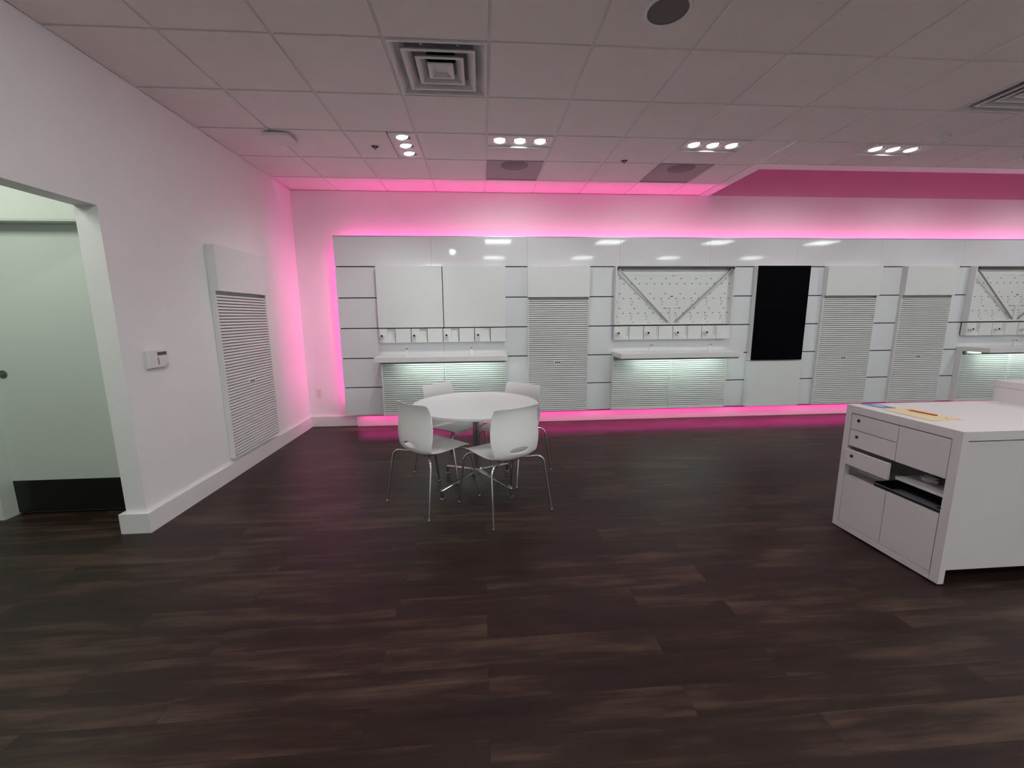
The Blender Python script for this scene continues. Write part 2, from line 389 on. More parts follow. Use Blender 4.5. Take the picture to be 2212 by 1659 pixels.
PITCH_S = 0.0273
def slats(x0, x1, y, z0, z1, depth=0.012):
    """grooved board facing -y, face at y"""
    b = MB(); b.box(x0, x1, y+depth, y+depth+0.006, z0, z1, 'slatback')
    n = max(1, round((z1-z0)/PITCH_S)); p = (z1-z0)/n
    for k in range(n):
        a = z0+k*p+p*0.14; c = z0+(k+1)*p-p*0.14
        i = len(b.v)
        b.v += [(x0, y+depth, a), (x0, y+0.001, a), (x0, y, a+0.003), (x0, y+0.004, c-0.002), (x0, y+depth, c),
                (x1, y+depth, a), (x1, y+0.001, a), (x1, y, a+0.003), (x1, y+0.004, c-0.002), (x1, y+depth, c)]
        for q in ((0, 1, 6, 5), (1, 2, 7, 6), (2, 3, 8, 7), (3, 4, 9, 8), (0, 4, 3, 2, 1), (5, 6, 7, 8, 9)):
            b.f.append(tuple(i+t_ for t_ in q)); b.mi.append(b.mid('slat'))
    return b

def slat_tower(x0, x1, label, group, tf=None):
    """tall slatwall unit with plain header; built against plane y=0 facing -y, local x"""
    t_ = thing('slatwall_tower', label, 'slatwall', (0, 0, 0), 0, group)
    w_ = x1-x0
    MB().box(0, w_, -0.08, -0.001, 1.697, 2.086).build('header_panel', 'satin', t_, bevel=0.002)
    fr_ = MB().box(0, 0.012, -0.045, -0.001, 0.182, 1.697); fr_.box(w_-0.006, w_, -0.045, -0.001, 0.182, 1.697); fr_.box(0.012, w_-0.006, -0.045, -0.001, 0.182, 0.196)
    fr_.build('frame', 'slat', t_)
    slats(0.012, w_-0.006, -0.043, 0.200, 1.672).build('slats', 'slat', t_)
    sb = MB().box(w_*0.5-0.05, w_*0.5+0.05, -0.046, -0.030, 0.828, 0.862, 'slat')
    for q in (-0.026, 0, 0.026): sb.box(w_*0.5+q-0.007, w_*0.5+q+0.007, -0.0468, -0.045, 0.835, 0.857, 'slot')
    sb.build('socket_strip', 'slat', t_)
    return t_
ta = slat_tower(0.607, 1.413, 'tall white slatwall unit on back wall right behind the round table', 'tall slatwall units')
ta.location = (0.607, YP, 0)
tb_ = copy_tree(ta); tb_.location = (4.678, YP, 0); tb_.scale.x = 0.97
tag(tb_, 'tall white slatwall unit immediately right of the black screen', 'slatwall', 'tall slatwall units')
tc_ = copy_tree(ta); tc_.location = (5.828, YP, 0); tc_.scale.x = 0.94
tag(tc_, 'tall white slatwall unit above the counter, second right of black screen', 'slatwall', 'tall slatwall units')
td_ = copy_tree(ta); td_.location = (XL, 3.808, 0); td_.rotation_euler = (0, 0, PI/2); td_.scale.x = 1.045
tag(td_, 'tall white slatwall unit on left wall beside the thermostat', 'slatwall', 'tall slatwall units')

# ---- lower slat boards + shelf + accessory rail for the three wide bays
def bay(x0, x1, who, n_sensor_x, first):
    w_ = x1-x0; mid = (x0+x1)/2
    fy = YP-0.055
    for k, (a, b) in enumerate(((x0, mid-0.003), (mid+0.003, x1))):
        t_ = thing('slatwall_board', 'low white slatwall board under %s, %s half' % (who, 'left' if k == 0 else 'right'), 'slatwall', (a, YP, 0), 0, 'low slatwall boards under the shelves')
        W = b-a
        f_ = MB().box(0, 0.008, -0.080 if k == 0 else -0.055, -0.001, 0.182, 0.9145 if k == 0 else 0.862); f_.box(W-0.004, W, -0.055, -0.001, 0.182, 0.862); f_.box(0.008, W-0.004, -0.055, -0.001, 0.182, 0.198)
        f_.build('frame', 'slat', t_)
        slats(0.008, W-0.004, -0.053, 0.198, 0.862).build('slats', 'slat', t_)
    s_ = thing('display_shelf', 'white wall shelf with light strip, %s' % who.replace('the ', 'the ', 1), 'shelf', (x0, YP, 0), 0, 'wall shelves')
    tp = MB().box(0, w_/2-0.001, -0.40, -0.001, 0.915, 0.977); tp.box(w_/2+0.001, w_, -0.40, -0.001, 0.915, 0.977)
    tp.build('shelf_top', 'shelf', s_, bevel=0.0015)
    MB().box(0.05, w_-0.03, -0.40+0.05, -0.27, 0.893, 0.9155).build('light_rail', 'greymetal', s_)
    MB().box(0.02, w_-0.02, -0.12, -0.085, 0.876, 0.9155).build('shelf_bracket', 'alu', s_)
    MB().box(0.24, w_-0.08, -0.265, -0.25, 0.896, 0.9155, 'underled').build('light_strip', 'underled', s_)
    r_ = thing('accessory_rail', 'row of square mounts with round knobs above %s' % who, 'display mount', (x0, YP, 0), 0, 'rows of square mounts')
    q = w_/8
    for k in range(8):
        b = MB(); a0, a1 = k*q+0.0045, (k+1)*q-0.0045
        if k % 2 == 0:
            b.box(a0, a1, -0.05, -0.0122, 1.135, 1.312)
            b2 = MB(); b2.box(a0, a0+(a1-a0)*0.50, -0.08, -0.050, 1.135, 1.312); b2.box(a0+(a1-a0)*0.50, a1, -0.08, -0.050, 1.135, 1.185)
            b2.box(a1-0.008, a1, -0.08, -0.05, 1.185, 1.312)
            for v, f_, mi in ((b2.v, b2.f, b2.mi),):
                off = len(b.v); b.v += v; b.f += [tuple(i+off for i in ff) for ff in f_]; b.mi += mi
            p = b.build('mount_panel', 'satin', r_)
            MB().lathe([(0, 0), (0.0235, 0), (0.0235, 0.045), (0.0215, 0.052), (0.0135, 0.052), (0.0125, 0.036), (0, 0.036)], 20, (a0+0.040, -0.080, 1.224),
                       mats=['device', 'device', 'device', 'device', 'slot', 'slot'], T=Matrix.Rotation(PI/2, 3, 'X')).build('round_knob', 'device', p)
        else:
            b.box(a0, a1, -0.08, -0.0122, 1.135, 1.312); b.build('mount_panel', 'satin', r_, bevel=0.0015)
    MB().box(0.004, w_-0.004, -0.012, -0.0012, 1.140, 1.3235).build('dark_gap_sheet', 'slot', r_)  # black sheet put in to darken the gaps between the mounts
    out = []
    for sx_, lean in n_sensor_x:
        m_ = thing('display_mount', '', 'display mount', (sx_, YP-0.23, 0.977), 0, 'slanted device mounts on the shelves')
        MB().box(-0.022, 0.022, -0.022, 0.022, 0, 0.006).build('mount_base', 'device', m_, bevel=0.001)
        b = MB(); l = lean*0.04
        i = 0
        for (za, dx, dy) in ((0.004, 0, 0), (0.088, l, 0.022)):
            b.v += [(-0.017+dx, -0.012+dy, za), (0.017+dx, -0.012+dy, za), (0.017+dx, 0.012+dy, za), (-0.017+dx, 0.012+dy, za)]
        b.f += [(3, 2, 1, 0), (4, 5, 6, 7), (0, 1, 5, 4), (1, 2, 6, 5), (2, 3, 7, 6), (3, 0, 4, 7)]; b.mi += [b.mid('device')]*6
        b.build('mount_post', 'device', m_, bevel=0.002)
        hd = MB().box(-0.021+l, 0.021+l, -0.002, 0.046, 0.086, 0.100, 'device'); hd.box(-0.011+l, 0.011+l, -0.0035, -0.001, 0.089, 0.097, 'slot'); hd.box(-0.011+l, 0.011+l, 0.004, 0.02, 0.0995, 0.1008, 'slot')
        hd.build('mount_head', 'device', m_)
        out.append(m_)
    return out
B1 = (-1.300, 0.316); B2 = (1.755, 3.362); B3 = (6.842, 8.45)
o1 = bay(*B1, 'the shelf behind the round table', ((-0.935, 0), (-0.128, 0)), True)
o2 = bay(*B2, 'the shelf left of the black screen', ((2.19, 0.6), (2.99, 0.6)), False)
o3 = bay(*B3, 'the shelf at far right above the counter', ((7.42, 0.6),), False)
for o, l in zip(o1+o2+o3, ('small white device mount on the shelf behind the round table, left one', 'small white device mount on the shelf behind the round table, right one',
                           'small leaning white mount on shelf below the pegboard beside the black screen, left one', 'small leaning white mount on shelf below the pegboard beside the black screen, right one',
                           'small white mount on the far right shelf above the counter')): o['label'] = l

# graphic panels over bay 1
for k, (a, b, l) in enumerate(((B1[0], -0.4845, 'large blank white square panel nearest the left corner, above the shelf'), (-0.4735, B1[1], 'large blank white square panel right of its twin, left of slatwall unit'))):
    g = MB().box(a, b, YP-0.082, YP-0.001, 1.325, 2.088).build('blank_panel', 'satin', bevel=0.002)
    tag(g, l, 'display panel', 'pair of blank panels')

# pegboard frames
def pegframe(x0, x1, label):
    w_ = x1-x0; t_ = thing('pegboard_display', label, 'pegboard', (x0, YP, 0), 0, 'pegboard displays')
    Z0, Z1 = 1.330, 2.088; D = -0.085
    MB().box(0, 0.016, D, -0.001, Z0, Z1).build('side_panel', 'satin', t_, bevel=0.001)
    MB().box(w_-0.010, w_, D, -0.001, Z0, Z1).build('side_panel', 'satin', t_, bevel=0.001)
    tr = MB().box(0.016, w_-0.010, D, -0.001, Z1-0.010, Z1); tr.box(0.016, w_-0.010, -0.022, -0.001, 2.045, Z1-0.010)
    tr.build('top_rail', 'greymetal', t_)  # dark grey band stands in for the shadow under the rail
    b = MB(); x_0, x_1 = 0.016, w_-0.010; zt = 2.040; y = -0.012
    b.box(x_0, x_1, y, -0.001, Z0+0.004, zt, 'satin'); b.box(x_0, x_1, y-0.02, y, Z0+0.002, Z0+0.016, 'satin')
    b.box(x_0+0.1, x_1-0.1, y-0.018, y, zt-0.006, zt, 'satin'); b.box(x_0+0.02, x_1-0.02, y-0.003, y, 1.972, 1.975, 'satin')
    n = 8; p = (x_1-x_0)/7.64
    def dash(cx, cz, hw=0.0095, hz=0.0045):
        if x_0+0.004 < cx-hw*0.3 and cx+hw < x_1-0.002: b.box(max(cx-hw, x_0), cx+hw, y-0.0008, y+0.001, cz-hz, cz+hz, 'slot')
    for k in range(8):
        bx = x_0+k*p
        for cz in (1.933, 1.738, 1.546): dash(bx+0.064, cz)
        dash(bx+0.056, 1.360, 0.010, 0.003)
        for cz in (1.867, 1.675, 1.483): dash(bx+0.010, cz); dash(bx+0.118, cz)
        for cz in (1.628, 1.435):
            cx = bx+0.022
            # keyhole hook: dark arc with a small stem
            i = len(b.v); N = 10; 
            for q in range(N+1):
                a = math.radians(-40+200*q/N)
                b.v.append((cx+0.0175*math.cos(a), y-0.0010, cz+0.0175*math.sin(a))); b.v.append((cx+0.0115*math.cos(a), y-0.0010, cz+0.0115*math.sin(a)))
            for q in range(N): b.f.append((i+2*q, i+2*q+1, i+2*q+3, i+2*q+2)); b.mi.append(b.mid('greymetal'))
            b.box(cx-0.005, cx+0.004, y-0.0012, y, cz-0.042, cz-0.020, 'greymetal')
    dash((x_0+x_1)/2-0.005, 1.972, 0.019, 0.004); dash((x_0+x_1)/2-0.015, 1.702, 0.018, 0.006)
    b.build('pegboard', 'satin', t_)
    cx = (x_0+x_1)/2-0.01
    MB().box(cx-0.022, cx+0.022, y-0.016, y-0.0015, 1.345, 1.560).build('centre_bar', 'satin', t_, bevel=0.002)
    MB().box(cx-0.11, cx+0.10, y-0.010, y-0.0015, 1.552, 1.560).build('centre_bracket', 'satin', t_)
    for s_, ax in ((-1, 0.03), (1, w_-0.022)):
        a = Vector((ax, D+0.012, 2.062)); c = Vector((cx+s_*0.045, y-0.024, 1.362))
        u = (c-a).normalized(); n_ = Vector((0, -1, 0)); v = u.cross(n_).normalized()
        bm_ = MB(); hw, th = 0.0068, 0.008
        bm_.v += [tuple(a+v*hw), tuple(c+v*hw), tuple(c-v*hw), tuple(a-v*hw)]+[tuple(q_+n_*-th*2) for q_ in (a+v*hw, c+v*hw, c-v*hw, a-v*hw)]
        bm_.f += [(0, 1, 2, 3), (7, 6, 5, 4), (0, 4, 5, 1), (1, 5, 6, 2), (2, 6, 7, 3), (3, 7, 4, 0)]; bm_.mi += [0]*6
        bm_.build('diagonal_brace', 'alu', t_)
        MB().lathe([(0, 0), (0.014, 0), (0.014, 0.010), (0.010, 0.014), (0, 0.014)], 20, (a.x, D-0.001, 2.064), 'slot', T=Matrix.Rotation(PI/2, 3, 'X')).build('corner_cap', 'slot', t_)
    return t_
pegframe(*B2, 'open white pegboard with diagonal braces, left of the black screen')
pegframe(*B3, 'open white pegboard with diagonal braces, cut off by right edge')

# black screen + cabinet door below
tv = thing('wall_screen', 'tall portrait black screen in white housing on the back wall', 'screen', (3.678, YP, 0))
MB().box(0, 0.745, -0.078, -0.001, 0.826, 2.092).build('housing', 'satin', tv, bevel=0.001)
MB().box(0.004, 0.733, -0.094, -0.078, 0.834, 2.090).build('display_glass', 'screen', tv, bevel=0.0015)
tag(MB().box(3.668, 3.678+0.750, YP-0.078, YP-0.001, 0.183, 0.820).build('lower_panel', 'satin', bevel=0.002), 'plain white rectangular panel directly beneath the black screen', 'display panel')

# outlet on the back wall
ol = MB().box(-2.222, -2.152, YW-0.006, YW-0.0001, 0.405, 0.515, 'trim')
for zc in (0.440, 0.480): ol.box(-2.200, -2.174, YW-0.009, YW-0.006, zc-0.014, zc+0.014, 'trim'); ol.box(-2.193, -2.190, YW-0.0095, YW-0.0088, zc-0.004, zc+0.007, 'greydark'); ol.box(-2.184, -2.181, YW-0.0095, YW-0.0088, zc-0.004, zc+0.007, 'greydark')
tag(ol.build('wall_outlet', 'trim', bevel=0), 'white socket plate low on back wall in the left corner', 'outlet')

# thermostat on left wall (faces +x)
th = thing('thermostat', 'white boxy thermostat with grey display on the left wall', 'thermostat', (XL, 3.09, 1.178))
MB().box(0.0002, 0.012, -0.076, 0.098, -0.066, 0.062).build('mounting_plate', 'device', th, bevel=0.003)
MB().box(0.012, 0.034, -0.080, 0.101, -0.060, 0.066).build('cover', 'device', th, bevel=0.005)
MB().box(0.0335, 0.0352, 0.000, 0.085, 0.026, 0.050, 'lcd').build('lcd_window', 'lcd', th)
MB().box(0.0335, 0.0350, -0.002, 0.008, -0.040, 0.012, 'greydark').build('lever_slot', 'duct', th)
MB().box(0.0335, 0.0346, 0.070, 0.090, -0.046, -0.041, 'greydark').build('badge', 'greydark', th)

# ------------------------------------------------------------------ ceiling things
def tilt(v): return Matrix.Rotation(v, 3, 'X')
def light_fixture(label, group):
    t_ = thing('triple_downlight', label, 'ceiling light', (0, 0, H), 0, group)
    LX, LY = 0.583, 0.232; r = 0.066
    b = MB(); a = -LX/2+0.0141; q = (LX-0.028)/3; z = -0.003
    b.keep = False
    for k in range(3):
        b.plate_hole(a+k*q, a+(k+1)*q, -LY/2+0.012, LY/2-0.012, a+(k+0.5)*q, 0, r, z)
    b.box(-LX/2, LX/2, -LY/2, -LY/2+0.012, z-0.004, 0.02); b.box(-LX/2, LX/2, LY/2-0.006, LY/2, z-0.012, 0.02); b.box(-LX/2, LX/2, LY/2-0.012, LY/2-0.006, z-0.0005, 0.02)
    b.box(-LX/2, a, -LY/2+0.012, LY/2-0.012, z-0.004, 0.02); b.box(LX/2-0.014, LX/2, -LY/2+0.012, LY/2-0.012, z-0.004, 0.02)
    b.build('trim_plate', 'trim', t_)
    for k in range(3):
        lp = MB().lathe([(r, z), (r-0.003, 0.050), (0.063, 0.052), (0.063, 0.090), (0, 0.090)], 28, (a+(k+0.5)*q, 0, 0), 'reflector').build('lamp_can', 'reflector', t_)
        T = tilt(-0.10)
        MB().lathe([(0, -0.005), (0.048, -0.002), (0.052, 0.003), (0.048, 0.012), (0, 0.014)], 28, (a+(k+0.5)*q, 0.0115, 0.006), T=T,
                   mats=['bulb', 'bulb', 'device', 'device']).build('lamp_lens', 'bulb', lp)
    return t_
LF = 'ceiling downlights of three lamps'
f0 = light_fixture('triple downlight directly above the pegboard bay', LF)
pos = [(0.385, 4.022, 0, 'triple downlight in the ceiling straight above the round table'),
       (2.214, 4.022, 0, 'triple downlight in the ceiling above the pegboard left of the screen'),
       (4.043, 4.022, 0, 'triple downlight in front of the raised pink ceiling recess'),
       (5.871, 4.022, 0, 'triple downlight in the ceiling cut off by the right edge'),
       (-0.655, 0.537, PI/2, 'triple downlight behind the camera mirrored as a small glint'),
       (-0.655, 4.194, PI/2, 'triple downlight turned lengthwise beside the small sprinkler')]
for i, (x, y, rz, l) in enumerate(pos):
    o = f0 if i == 0 else copy_tree(f0)
    o.location = (x, y, H); o.rotation_euler = (0, 0, rz); o['label'] = l

def diffuser(label, group):
    t_ = thing('air_diffuser', label, 'ceiling vent', (0, 0, H), 0, group)
    h = TS/2-0.012
    # square funnel rings: (half, z) profile drawn as square frusta
    def sq(b, prof, m):
        for (a, za), (c, zc) in zip(prof, prof[1:]):
            for s in range(4):
                A = [(-1, -1), (1, -1), (1, 1), (-1, 1)]; p, q = A[s], A[(s+1) % 4]
                b.quad([(p[0]*a, p[1]*a, za), (q[0]*a, q[1]*a, za), (q[0]*c, q[1]*c, zc), (p[0]*c, p[1]*c, zc)], m)
        return b
    sq(MB(), [(h, 0.008), (h, -0.004), (h-0.012, -0.004), (h-0.045, 0.030), (h-0.085, 0.060), (h-0.085, 0.064), (h-0.01, 0.062)], 'vent').build('outer_frame', 'vent', t_)
    b = MB(); sq(b, [(h-0.085, 0.060), (0.12, 0.085)], 'duct')
    b.lathe([(0.165, 0.078), (0.10, 0.078), (0.10, 0.16), (0, 0.16)], 32, (0, 0, 0), mats=['duct', 'void', 'void']); b.build('neck', 'duct', t_)
    for (a, zb) in ((0.222, -0.006), (0.148, -0.004), (0.080, -0.004)):
        if a > 0.1: sq(MB(), [(a, zb), (a-0.016, zb-0.001), (a-0.045, zb+0.030), (a-0.052, zb+0.040), (a-0.046, zb+0.040), (a, zb+0.004), (a, zb)], 'vent').build('louvre_ring', 'vent', t_)
        else:
            b = MB(); sq(b, [(a, zb+0.010), (a, zb), (a-0.014, zb-0.001), (a-0.042, zb+0.018)], 'vent')
            q = a-0.042; b.quad([(-q, -q, zb+0.018), (-q, q, zb+0.018), (q, q, zb+0.018), (q, -q, zb+0.018)], 'vent'); b.build('louvre_centre', 'vent', t_)
    return t_
v0 = diffuser('square white air vent with nested louvres above the round table', 'square air vents')
for i, c in enumerate(vent_cells):
    o = v0 if i == 0 else copy_tree(v0)
    x0, x1, y0, y1 = cellrect(*c); o.location = ((x0+x1)/2, (y0+y1)/2, H)
    if i == 1: o['label'] = 'square air vent at the upper right edge of the view'
    if i == 2: o['label'] = 'square air vent in the ceiling beyond the right edge of view'

# fluorescent troffers behind the camera (two rows mirrored in the glossy wall, the rest added for fill)
tr0 = thing('troffer', 'lit square ceiling light panel out of view, some mirrored in the wall, others added fill', 'ceiling light', (0, 0, H), 0, 'lit square ceiling panels')
hh = TS/2-0.012
fb = MB(); fb.box(-hh, hh, -hh, -hh+0.02, -0.003, 0.03); fb.box(-hh, hh, hh-0.02, hh, -0.003, 0.03); fb.box(-hh, -hh+0.02, -hh+0.02, hh-0.02, -0.003, 0.03); fb.box(hh-0.02, hh, -hh+0.02, hh-0.02, -0.003, 0.03)
fb.build('frame', 'trim', tr0)
MB().box(-hh+0.02, hh-0.02, -hh+0.02, hh-0.02, 0.004, 0.012, 'troffer').build('diffuser', 'troffer', tr0)
for i, c in enumerate(troffer_cells):
    o = tr0 if i == 0 else copy_tree(tr0)
    x0, x1, y0, y1 = cellrect(*c); o.location = ((x0+x1)/2, (y0+y1)/2, H)

# round speaker near the top edge
spk = thing('ceiling_speaker', 'round dark-grilled ceiling speaker at the top edge', 'speaker', (1.005, 2.362, H))
MB().lathe([(0.122, 0.002), (0.120, -0.006), (0.108, -0.007), (0.104, -0.004)], 48, (0, 0, 0), 'trim').build('rim', 'trim', spk)
MB().lathe([(0.104, -0.003), (0.06, -0.005), (0, -0.006)], 48, (0, 0, 0), 'grille').build('grille', 'grille', spk)

# recessed grey tiles with a round speaker back
for i, c in enumerate(grey_cells):
    x0, x1, y0, y1 = cellrect(*c)
    g = thing('grey_speaker_tile', ('recessed grey ceiling tile with dark disc behind the middle downlight' if i == 0 else 'recessed grey ceiling tile with dark disc next to the pink recess corner'), 'speaker', ((x0+x1)/2, (y0+y1)/2, H), 0, 'grey recessed speaker tiles')
    h = TS/2-0.011; b = MB()
    for s in range(4):
        A = [(-h, -h), (h, -h), (h, h), (-h, h)]; p, q = A[s], A[(s+1) % 4]
        b.quad([(*p, 0), (*q, 0), (*q, 0.008), (*p, 0.008)], 'greytile')
    b.quad([(-h, -h, 0.008), (-h, h, 0.008), (h, h, 0.008), (h, -h, 0.008)], 'greytile'); b.build('tile_pan', 'greytile', g)
    MB().lathe([(0.146, 0.0078), (0.144, 0.0066), (0, 0.0066)], 40, (0.0, -0.145, 0), 'greydark').build('round_speaker', 'greydark', g)

# access point
ap = thing('access_point', 'flat white square device with rounded corners on ceiling by left wall', 'access point', (-1.715, 4.02, H))
def rrect(hx, hy, r, n=6):
    out = []
    for cx, cy2, a0 in ((hx-r, hy-r, 0), (-hx+r, hy-r, 90), (-hx+r, -hy+r, 180), (hx-r, -hy+r, 270)):
        for k in range(n+1):
            a = math.radians(a0+90*k/n); out.append((cx+r*math.cos(a), cy2+r*math.sin(a)))
    return out
MB().prism(rrect(0.11, 0.11, 0.035), -0.040, -0.012).build('body', 'device', ap, bevel=0.005)
MB().prism(rrect(0.07, 0.07, 0.02), -0.013, -0.0002).build('mounting_bracket', 'greydark', ap)
# sprinklers
for i, (x, y, l) in enumerate(((-0.952, 4.206, 'small round sprinkler head left of the turned downlight'), (1.502, 4.44, 'small round sprinkler head between the two grey ceiling tiles'))):
    s_ = thing('sprinkler', l, 'sprinkler', (x, y, H), 0, 'sprinkler heads')
    MB().lathe([(0.042, 0), (0.041, -0.004), (0.034, -0.005), (0.032, 0.0)], 28, (0, 0, 0), 'trim').build('escutcheon', 'trim', s_)
    MB().lathe([(0.032, -0.001), (0.0, -0.001)], 28, (0, 0, 0), 'void').build('cup', 'void', s_)
    MB().lathe([(0.010, -0.001), (0.008, -0.012), (0.005, -0.022), (0.013, -0.024), (0.013, -0.026), (0, -0.026)], 16, (0, 0, 0), 'lock').build('deflector', 'lock', s_)
# smoke detector
sd = thing('smoke_detector', 'small white domed detector on ceiling near the right edge', 'smoke detector', (4.16, 3.70, H))
MB().lathe([(0.062, -0.0002), (0.062, -0.012), (0.055, -0.016)], 32, (0, 0, 0), 'device').build('base', 'device', sd)
MB().lathe([(0.050, -0.014), (0.048, -0.030), (0.036, -0.042), (0, -0.044)], 32, (0, 0, 0), 'device').build('dome', 'device', sd)

# ------------------------------------------------------------------ round table
TC = (-0.062, 3.425)
tb = thing('round_table', 'round white laminate table on a chrome four-armed base', 'table', (TC[0], TC[1], 0))
R = 0.533; ZT = 0.732
MB().lathe([(0, ZT), (R-0.003, ZT), (R, ZT-0.003), (R, ZT-0.020), (R-0.003, ZT-0.026), (R-0.05, ZT-0.036), (0, ZT-0.036)], 96, (0, 0, 0), 'tabletop').build('tabletop', 'tabletop', tb)
MB().box(-0.14, 0.14, -0.14, 0.14, ZT-0.044, ZT-0.036).build('mounting_plate', 'steel', tb)
colm = MB()
for sx_ in (-1, 1):
    colm.prism([(sx_*0.0145+px, py) for px, py in rrect(0.0135, 0.027, 0.006, 3)], 0.105, ZT-0.044)
colm.box(-0.004, 0.004, -0.020, 0.020, 0.106, ZT-0.044)
colm.build('column', 'steel', tb)
MB().lathe([(0, 0.104), (0.036, 0.104), (0.042, 0.112), (0.042, 0.148), (0.036, 0.156), (0, 0.156)], 32, (0, 0, 0), 'chrome').build('hub', 'chrome', tb)
for k in range(4):
    a = PI/4+k*PI/2; L = 0.40; e = (math.cos(a), math.sin(a)); nrm = (-e[1], e[0])
    b = MB()
    for o_ in (-0.0085, 0.0085):
        b.tube([(e[0]*0.035+nrm[0]*o_, e[1]*0.035+nrm[1]*o_, 0.138), (e[0]*(L-0.01)+nrm[0]*o_, e[1]*(L-0.01)+nrm[1]*o_, 0.080), (e[0]*L, e[1]*L, 0.079)], [0.0085, 0.0075, 0.006], 10)
    arm = b.build('base_arm', 'chrome', tb)
    MB().lathe([(0, 0.080), (0.013, 0.078), (0.013, 0.020), (0.020, 0.014), (0.022, 0.0), (0, 0.0)], 20, (e[0]*(L-0.005), e[1]*(L-0.005), 0), 'steel').build('glide_foot', 'steel', arm)

# ------------------------------------------------------------------ chairs
def smooth_profile(P, n):
    # Catmull-Rom through P resampled to n points
    out = []; m_ = len(P)-1
    for i in range(n):
        t_ = i/(n-1)*m_; k = min(int(t_), m_-1); f = t_-k
        p0, p1, p2, p3 = P[max(k-1, 0)], P[k], P[k+1], P[min(k+2, m_)]
        out.append(tuple(0.5*((2*p1[d])+(-p0[d]+p2[d])*f+(2*p0[d]-5*p1[d]+4*p2[d]-p3[d])*f*f+(-p0[d]+3*p1[d]-3*p2[d]+p3[d])*f**3) for d in range(len(p1))))
    return out
def make_chair(label, group):
    t_ = thing('dining_chair', label, 'chair', (0, 0, 0), 0, group)
    # (y, z, half width, edge wrap)   front lip -> seat -> bend -> back top
    prof = [(0.225, 0.432, 0.185, 0.000), (0.212, 0.452, 0.205, 0.000), (0.15, 0.461, 0.215, 0.002), (0.06, 0.457, 0.218, 0.006), (-0.04, 0.447, 0.212, 0.014), (-0.115, 0.437, 0.200, 0.024),
            (-0.165, 0.440, 0.190, 0.032), (-0.196, 0.466, 0.190, 0.038), (-0.208, 0.515, 0.200, 0.046), (-0.206, 0.58, 0.211, 0.048), (-0.198, 0.66, 0.211, 0.046), (-0.194, 0.74, 0.203, 0.040), (-0.198, 0.795, 0.195, 0.030), (-0.206, 0.826, 0.189, 0.020)]
    NU, NV = 100, 41
    P = smooth_profile(prof, NU)
    b = MB(); idx = {}; rim = set(); SA, SB, SC = 0.39, 0.0185, 0.514
    for i, (y, z, hw, wr) in enumerate(P):
        a, c = P[max(i-1, 0)], P[min(i+1, NU-1)]; ty, tz = c[0]-a[0], c[1]-a[1]; L = math.hypot(ty, tz); ny, nz = -tz/L, ty/L
        if ny*0.0+nz < 0 and i < NU*0.45: ny, nz = -ny, -nz      # seat: up
        if i >= NU*0.45 and ny < 0: ny, nz = -ny, -nz              # back: forward
        for j in range(NV):
            u = -1+2*j/(NV-1)
            s_ = i/(NU-1)
            # rounded corners at the top and the front lip
            lim = 1.0
            if s_ > 0.955: lim = 1-0.16*((s_-0.955)/0.045)**2.2
            if s_ < 0.05: lim = 1-0.10*((0.05-s_)/0.05)**2
            x = u*hw*lim; off = wr*abs(u)**2.4
            idx[(i, j)] = len(b.v); b.v.append((x, y+ny*off, z+nz*off))
    for i in range(NU-1):
        for j in range(NV-1):
            z = (P[i][1]+P[i+1][1])/2; u = -1+2*(j+0.5)/(NV-1)
            if i > NU*0.5 and (u/SA)**2+((z-SC)/SB)**2 < 1:
                for q in (idx[(i, j)], idx[(i, j+1)], idx[(i+1, j+1)], idx[(i+1, j)]): rim.add(q)
                continue
            b.f.append((idx[(i, j)], idx[(i, j+1)], idx[(i+1, j+1)], idx[(i+1, j)])); b.mi.append(0)
    for q in rim:      # pull the rim of the hand slot onto a smooth oval
        x, y, z = b.v[q]; a_ = x/(0.200*SA); c_ = (z-SC)/SB; r_ = math.hypot(a_, c_)
        if r_ > 0.6: b.v[q] = (x/r_, y, SC+(z-SC)/r_)
    sh = b.build('seat_shell', 'plastic', t_, sharp=80)
    so = sh.modifiers.new('thickness', 'SOLIDIFY'); so.thickness = 0.007; so.offset = 0
    sb = sh.modifiers.new('round', 'SUBSURF'); sb.levels = 1; sb.render_levels = 1
    # frame under the seat
    MB().box(-0.10, 0.10, -0.13, 0.13, 0.412, 0.428).build('seat_support', 'steel', t_, bevel=0.003)
    for sx_ in (-1, 1):
        for sy_, fy, fx in ((-1, -0.262, 0.262), (1, 0.270, 0.250)):
            pts = [(sx_*0.07, sy_*0.11, 0.420), (sx_*0.15, sy_*0.155, 0.424), (sx_*0.190, sy_*0.178, 0.425)]
            bx, by = sx_*0.222, sy_*0.198
            # bend
            a = Vector(pts[-1]); c = Vector((bx, by, 0.418)); e_ = Vector((sx_*0.232, sy_*0.204, 0.375))
            for q in range(1, 8):
                f = q/8; pts.append(tuple(a*(1-f)**2+c*2*f*(1-f)+e_*f*f))
            pts += [tuple(e_), (sx_*(fx-0.001), fy*0.998, 0.012)]
            lg = MB().tube(pts, 0.0088, 12).build('leg', 'chrome', t_)
            MB().lathe([(0, 0), (0.013, 0), (0.014, 0.004), (0.012, 0.010), (0.010, 0.020), (0, 0.020)], 16, (sx_*fx, fy, 0), 'steel').build('glide', 'steel', lg)
    return t_
ch = make_chair('', 'chairs round the table')
CH = [(-0.410, 3.169, -44.0, 'white moulded chair with chrome legs at near left of the table'),
      (0.148, 2.985, 30.5, 'white moulded chair with chrome legs at near right, closest to camera'),
      (0.267, 3.686, 138.7, 'white moulded chair on the far right side of the round table'),
      (-0.293, 3.810, -127.3, 'white moulded chair on the far left side of the round table')]
for i, (x, y, a, l) in enumerate(CH):
    o = ch if i == 0 else copy_tree(ch)
    o.location = (x, y, 0); o.rotation_euler = (0, 0, math.radians(a)); o['label'] = l

